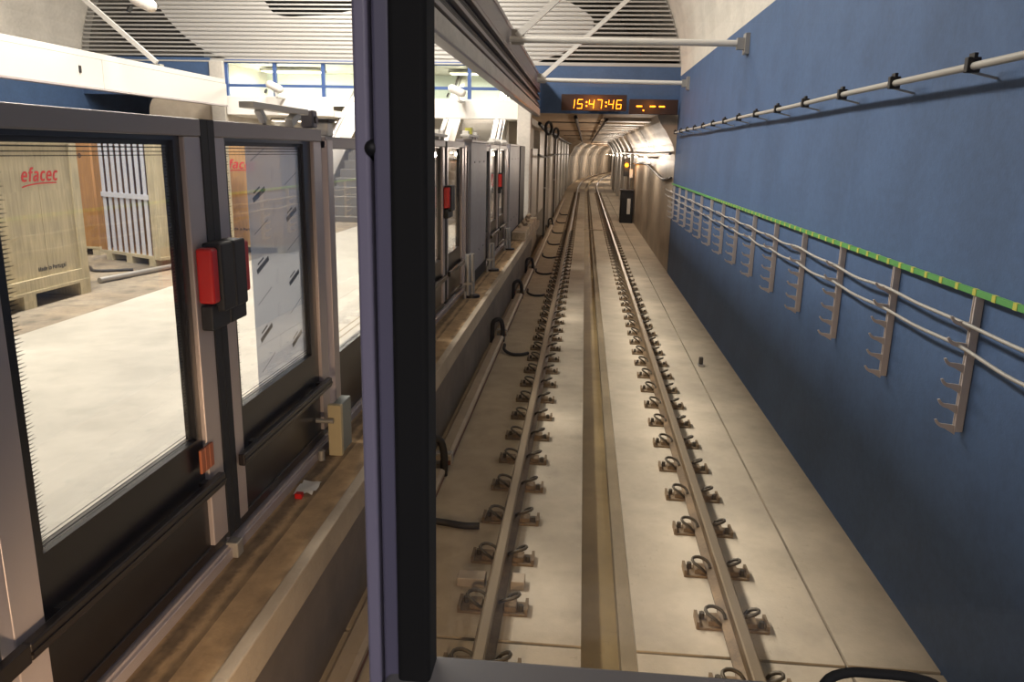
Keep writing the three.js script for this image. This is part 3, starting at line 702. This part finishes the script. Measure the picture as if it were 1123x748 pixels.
{ // crate B: rotated, white slats on its front
  const y = PLAT - .008, t = thing('wooden_crate', 'crate with upright white slats and black gaps on its front', 'crate', [-7.28, y, -10.88], 'packing crates');
  t.rotation.y = -27 * Math.PI / 180;
  const w = 1.30, d = 1.25, y0 = .14, y1 = 1.80;
  const part = (n, g, m, p = t) => { const q = new THREE.Mesh(boxUV(g), m); q.name = n; q.castShadow = q.receiveShadow = true; p.add(q); return q; };
  part('back_panel', B(-.08, w, y0, y1, -d, -d + .02), M.plyOrange);
  part('side_panel', B(-.10, -.08, y0, y1, -d, -.05), M.plyOrange);
  part('floor_board', B(-.08, w - .01, y0, y0 + .02, -d + .02, -.03), M.plyOrange);
  part('lid', B(-.10, w + .015, y1, y1 + .025, -d, -.04), M.plyOrange);
  for (let i = 0; i < 8; i++) part('white_slat', B(.03 + i * .142,   .03 + i * .142 + .072, y0, y1, -.018, -.006), M.slatWhite);
  part('cross_bar', B(.02, w - .14, .92, .99, -.005, .012), M.slatWhite);
  part('top_bar', B(.0, w, y1, y1 + .05, -.04, .01), M.plyPost);
  part('corner_post', B(w - .13, w + .02, y0, y1, -.05, .012), M.plyPost);
  part('corner_post', B(-.10, .02, y0, y1, -.05, .01), M.plyOrange);
  part('side_panel', B(w - .01, w + .015, y0, y1, -d, -.05), M.plyPale);
  part('side_post', B(w + .015, w + .035, y0, y1, -.42, -.28), M.plyPost);
  part('bottom_board', B(-.1, w + .04, .10, y0, -d, .02), M.plyPost);
  for (const x of [.02, .52, 1.06]) part('pallet_skid', B(x, x + .14, 0, .10, -d, .02), M.plyPost);
  const g = new THREE.PlaneGeometry(.5, .22).rotateY(Math.PI / 2).translate(w + .018, 1.42, -.75);
  const q = new THREE.Mesh(g, RED_LOGO); q.name = 'red_print'; t.add(q);
}
function plainCrate(x0, x1, z0, z1, h, mat, label, prints) {
  const y = PLAT - .008, t = thing('wooden_crate', label, 'crate', [(x0 + x1) / 2, y, (z0 + z1) / 2], 'packing crates');
  const yb = y + .13, yt = y + h;
  const n = 3, wd = (x1 - x0 - .12) / n;
  for (let i = 0; i < n; i++) mesh('plywood_panel', B(x0 + .06 + i * wd, x0 + .06 + (i + 1) * wd - .004, yb, yt, z1 - .03, z1), mat, t);
  for (const x of [x0, x1 - .06]) mesh('corner_post', B(x, x + .06, yb, yt, z1 - .05, z1 + .01), mat, t);
  mesh('side_panel', B(x1 - .02, x1, yb, yt, z0, z1 - .05), mat, t);
  mesh('side_panel', B(x0, x0 + .02, yb, yt, z0, z1 - .05), mat, t);
  mesh('lid', B(x0, x1, yt, yt + .025, z0, z1 + .01), mat, t);
  mesh('pallet_deck', B(x0, x1, yb - .03, yb, z0, z1 + .01), M.plyPost, t);
  for (const x of [x0, (x0 + x1) / 2 - .06, x1 - .12]) mesh('pallet_skid', B(x, x + .12, y, yb - .03, z0, z1), M.plyPost, t);
  for (const [m, w, hh, x, yy, n2] of prints) decal(m, w, hh, n2, t, g => g.translate(x, yy, z1 + .004));
}
plainCrate(-6.5, -5.0, -13.2, -12.0, 1.76, M.plyTan, 'tan plywood crate with red print seen through the filmed gate', [[RED_LOGO, .60, .25, -5.68, 2.40, 'red_print'], [MADE_IN, .52, .07, -5.66, 1.4, 'black_print']]);
plainCrate(-8.75, -7.62, -12.4, -11.25, 1.70, M.plyOrange, 'orange brown crate standing between the pale crate and the slatted crate', [[STAMP, .24, .12, -7.85, 2.5, 'black_print']]);
{
  tag(mesh('floor_pipe', rod([-6.14, PLAT + .03, -8.9], [-5.80, PLAT + .03, -10.7], .035, 10), M.galv), 'grey pipe lying on the platform floor in front of the slatted crate', 'pipe');
  tag(mesh('floor_hose', tube([[-7.5, PLAT + .01, -10.2], [-7.0, PLAT + .01, -10.0], [-6.7, PLAT + .01, -9.7], [-6.3, PLAT + .012, -9.9]], .02, 24, 6), M.cable), 'dark hose lying on the floor before the slatted crate', 'hose');
}
function escalator(x0, x1, label) {
  const zs = -17.0, ze = -24.6, slope = .577, t = thing('escalator', label, 'escalator', [(x0 + x1) / 2, PLAT, zs]);
  const yAt = z => PLAT + Math.max(0, (zs - .6 - z) * slope);
  for (let i = 0; i < 20; i++) { const z = zs - .7 - i * .36; mesh('step', B(x0 + .3, x1 - .3, yAt(z) - .16, yAt(z) + .05, z - .4, z), M.escStep, t); }
  const side = (a, b, m, n, dy) => mesh(n, bar([(a + b) / 2, PLAT + dy, zs - .5], [(a + b) / 2, PLAT + dy + (zs - .5 - ze) * slope, ze], b - a, .5), m, t);
  for (const [a, b] of [[x0, x0 + .11], [x0 + .15, x0 + .28], [x1 - .28, x1 - .17], [x1 - .13, x1]]) side(a, b, M.escWhite, 'balustrade', .42);
  for (const c of [x0 + .055, x1 - .065]) mesh('handrail', rod([c, PLAT + .72, zs - .5], [c, PLAT + .72 + (zs - .5 - ze) * slope, ze], .035, 8), M.aluDark, t);
}
escalator(-3.95, -2.35, 'white sided escalator rising away under the right balcony fascia');
escalator(-6.7, -5.1, 'white sided escalator seen beside the left edge of the pillar');
function cctv(x, y, z, s, label, up) {
  const t = thing('security_camera', label, 'camera', [x, y, z]);
  mesh('body', new THREE.CapsuleGeometry(.075 * s, .2 * s, 4, 10).rotateZ(1.15).translate(x, y, z), M.camWhite, t);
  mesh('lens', new THREE.CylinderGeometry(.045 * s, .045 * s, .02 * s, 10).rotateZ(1.15).translate(x - .17 * s, y - .076 * s, z), M.blackGloss, t);
  mesh('bracket', up ? rod([x, y, z], [x - .02, y + up, z], .03 * s, 8) : merge([rod([x, y, z], [x + .05, y - .18 * s, z], .03 * s), rod([x + .05, y - .18 * s, z], [x + .12, y - .18 * s, z - .3 * s], .03 * s)]), M.camWhite, t);
}
cctv(-8.25, 5.15, -14.2, 1.5, 'white camera hanging from the vault before the dark slats', 3.96);
cctv(-7.86, 4.1, ZE + .35, 1.3, 'white camera on the left balcony fascia');
cctv(-3.38, 4.07, ZE + .35, 1.3, 'white camera on the right balcony fascia');

// ================================================================ TUNNEL FITTINGS
function tunnelLamp(s, label) {
  const p = pathPoint(s, 1.55, 2.6), t = thing('tunnel_lamp', label, 'lamp', p, 'tunnel wall lamps');
  mesh('bracket', B(p[0] + .02, p[0] + .335, p[1] - .03, p[1] + .03, p[2] - .1, p[2] + .1), M.galv, t);
  mesh('tube_lamp', new THREE.CapsuleGeometry(.03, .36, 3, 8).rotateX(Math.PI / 2).translate(p[0] - .03, p[1], p[2]), M.lampGlow, t);
  const l = new THREE.PointLight('#ffeedb', TUNNEL_CD * (s > 80 ? 4 : s > 60 ? 1.4 : 1)); l.position.set(p[0] - .25, p[1] - .05, p[2]); l.castShadow = true; l.shadow.radius = 4; scene.add(l);
}
[24, 28.5, 33, 40, 45, 51, 57, 68, 82, 96, 108, 121].forEach((p, i) => tunnelLamp(p, `small tubular tunnel lamp on the right wall, ${['first', 'second', 'third', 'fourth', 'fifth', 'sixth', 'seventh', 'eighth', 'ninth', 'tenth', 'eleventh', 'last'][i]} into the tunnel`));
{
  const z = -34.5, t = thing('track_signal', 'dark track signal post with a glowing amber lamp in the tunnel', 'signal', [1.6, FLOOR, z]);
  mesh('post', rod([1.62, FLOOR, z], [1.62, 2.6, z], .05), M.tunnelDark, t);
  mesh('head', RB(1.40, 1.66, 1.75, 2.5, z - .1, z + .08, .03), M.blackMatt, t);
  mesh('lamp', new THREE.SphereGeometry(.085, 12, 8).translate(1.52, 2.22, z + .09), M.amber, t);
  mesh('lens', new THREE.CylinderGeometry(.07, .07, .03, 12).rotateX(Math.PI / 2).translate(1.52, 1.92, z + .085), M.blackGloss, t);
  mesh('number_plate', B(1.66, 1.80, 1.7, 2.05, z + .05, z + .06), M.white, t);
  const c = thing('trackside_cabinet', 'black trackside cabinet with a white label below the signal', 'cabinet', [1.55, FLOOR, z + .6]);
  mesh('body', RB(1.30, 1.84, FLOOR, 1.15, z + .3, z + .9, .03), M.blackMatt, c);
  mesh('label_plate', B(1.58, 1.72, .2, .85, z + .9, z + .91), M.white, c);
  mesh('lid', RB(1.27, 1.86, 1.15, 1.22, z + .27, z + .93, .02), M.cable, c);
  const l = new THREE.PointLight('#ffa030', .8); l.position.set(1.5, 2.22, z + .3); l.castShadow = true; scene.add(l);
}
{ // cables and pipes of the tunnel walls
  const runs = [
    ['tunnel_pipe', M.galv, .04, [[1.78, 2.72, -19.6], [1.80, 2.70, -26], [1.78, 2.72, -36], [1.95, 2.72, -60]], 'thin silver pipe along the right tunnel wall under the haunch', 'pipe'],
    ['tunnel_cable', M.cable, .035, [[1.84, 2.14, -19.7], [1.83, 2.05, -21.5], [1.80, 2.2, -24], [1.82, 2.35, -27], [1.8, 2.3, -35]], 'black cable drooping across the right tunnel wall', 'cable'],
    ['tunnel_cable', M.cable, .05, [[-1.44, 3.38, -20], [-1.43, 3.28, -24], [-1.44, 3.36, -30], [-1.43, 3.3, -40], [-1.44, 3.36, -64]], 'thick black cable bundle along the top of the left tunnel wall', 'cable'],
    ['tunnel_cable', M.cable, .03, [[-1.48, 2.62, -20.6], [-1.47, 2.55, -24], [-1.48, 2.6, -32], [-1.47, 2.55, -64]], 'thin black cable at mid height on the left tunnel wall', 'cable'],
    ['roof_conduit', M.beamBrown, .05, [[-.55, 3.55, -20], [-.55, 3.55, -40], [-.55, 3.55, -64]], 'brown conduit along the left half of the tunnel roof', 'conduit'],
    ['roof_conduit', M.beamBrown, .035, [[.22, 3.5, -20], [.2, 3.5, -40], [.2, 3.5, -64]], 'brown conduit along the middle of the tunnel roof', 'conduit'],
  ];
  for (const [n, m, r, p, lab, cat] of runs) tag(mesh(n, tube(p, r, 60, 7), m), lab, cat);
  [[26.4, 'first'], [34.6, 'second']].forEach(([s, o]) => {
    const t = thing('upright_pipe', `dark upright pipe on the left tunnel wall, ${o} into the tunnel`, 'pipe', [-1.57, FLOOR, -s], 'upright pipes in the tunnel');
    mesh('pipe', rod([-1.575, FLOOR, -s], [-1.575, 3.5, -s], .035, 8), M.tunnelDark, t);
    mesh('pipe_clip', B(-1.63, -1.535, 1.5, 1.56, -s - .06, -s + .06), M.galv, t);
  });
  [[-20.9, 'nearest the white column'], [-26.2, 'farther into the tunnel']].forEach(([z, w]) => {
    tag(mesh('cable_coil', new THREE.TorusGeometry(.15, .04, 6, 16).rotateY(Math.PI / 3).translate(-1.25, 3.3, z), M.cable), `coil of black cable high on the left tunnel wall, ${w}`, 'cable', 'cable coils');
  });
}

// ================================================================ THE TRAIN CAB ROUND THE CAMERA
{
  const t = thing('train_cab', 'dark train cab front with its thick windscreen pillar and grey sill', 'train', [0, .9, .4]);
  const z = -.70;
  const pl = mesh('windscreen_pillar', merge([RB(-.453, -.4195, 1.7, 3.3, z - .025, z + .02, .006), B(-.486, -.44, 1.7, 3.3, z - .022, z - .008)]), M.gasket, t);
  mesh('trim_strip', RB(-.4875, -.4735, 1.7, 3.3, z - .012, z + .006, .004), M.pillarTrim, pl);
  mesh('trim_strip', RB(-.4695, -.452, 1.7, 3.3, z - .012, z + .010, .004), M.pillarTrimDark, pl);
  mesh('screw', new THREE.SphereGeometry(.0075, 10, 8).translate(-.4715, 2.70, z + .004), M.blackMatt, pl);
  mesh('windscreen_sill', merge([RB(-.468, 1.25, 2.08, 2.168, z - .03, z + .10, .01)]), M.sill, t);
  mesh('windscreen_sill', RB(-1.3, -.50, 1.60, 1.72, z - .03, z + .10, .01), M.sill, t);
  mesh('grab_handle', tube([[-.05, 2.20, -.64], [-.04, 2.232, -.645], [-.02, 2.238, -.65], [.0, 2.239, -.65], [.04, 2.237, -.65], [.06, 2.23, -.648], [.07, 2.19, -.64]], .0048, 30, 8), M.gasket, t);
  mesh('windscreen_pane', B(-.445, 1.28, 2.12, 3.27, z - .052, z - .046), M.glass, t);
  mesh('windscreen_pane', B(-1.32, -.465, 1.66, 3.27, z - .052, z - .046), M.glass, t);
  mesh('side_wall', B(-1.38, -1.31, .7, 3.45, -.78, 3.4), M.cabLining, t);
  mesh('side_wall', B(1.31, 1.38, .7, 3.45, -.78, 3.4), M.cabLining, t);
  mesh('roof', B(-1.38, 1.38, 3.45, 3.55, -.78, 3.4), M.cabLining, t);
  mesh('floor_plate', B(-1.38, 1.38, .9, 1.0, -.74, 3.4), M.cabLining, t);
  mesh('rear_wall', B(-1.38, 1.38, .9, 3.5, 3.4, 3.46), M.cabLining, t);
  mesh('header', B(-1.38, 1.38, 3.25, 3.5, z - .08, z + .04), M.cabLining, t);
  mesh('nose', [B(-.47, 1.38, .35, 2.08, z - .12, z - .02), B(-1.38, -.47, .35, 1.60, z - .12, z - .02)], M.cabBody, t);
  for (const x of [-1.0, 1.0]) {
    mesh('headlight', new THREE.CylinderGeometry(.10, .10, .05, 20).rotateX(Math.PI / 2).translate(x, 1.15, z - .145), M.lampGlow, t);
    const l = new THREE.SpotLight('#ffd6a6', HEAD_CD, 0, x < 0 ? 1.1 : .5, .8, 2); l.position.set(x, 1.15, z - .22); l.target.position.set(x < 0 ? -1.3 : .2, .2, -6); l.castShadow = true; l.shadow.radius = 4; scene.add(l, l.target);
  }
  mesh('cab_light', B(-.5, .5, 3.435, 3.45, .9, 1.2), M.lampGlow, t);
  area(0, 3.42, 1.05, 1, .3, [0, 0, 1.05], '#f3eef2', CAB_NITS);
}

{
  const t = thing('paper_scrap', 'crumpled white paper scrap with a red mark on the ledge', 'paper', [-1.66, LEDGE, -3.62]);
  const g = new THREE.PlaneGeometry(.10, .16, 4, 6).rotateX(-Math.PI / 2); const p = g.attributes.position;
  for (let i = 0; i < p.count; i++) p.setY(i, .006 + rnd() * .018);
  g.computeVertexNormals(); mesh('sheet', g.translate(-1.66, LEDGE, -3.66), M.white, t);
  mesh('red_mark', B(-1.685, -1.65, LEDGE + .003, LEDGE + .03, -3.57, -3.54), M.red, t);
}

renderer.render(scene, camera);
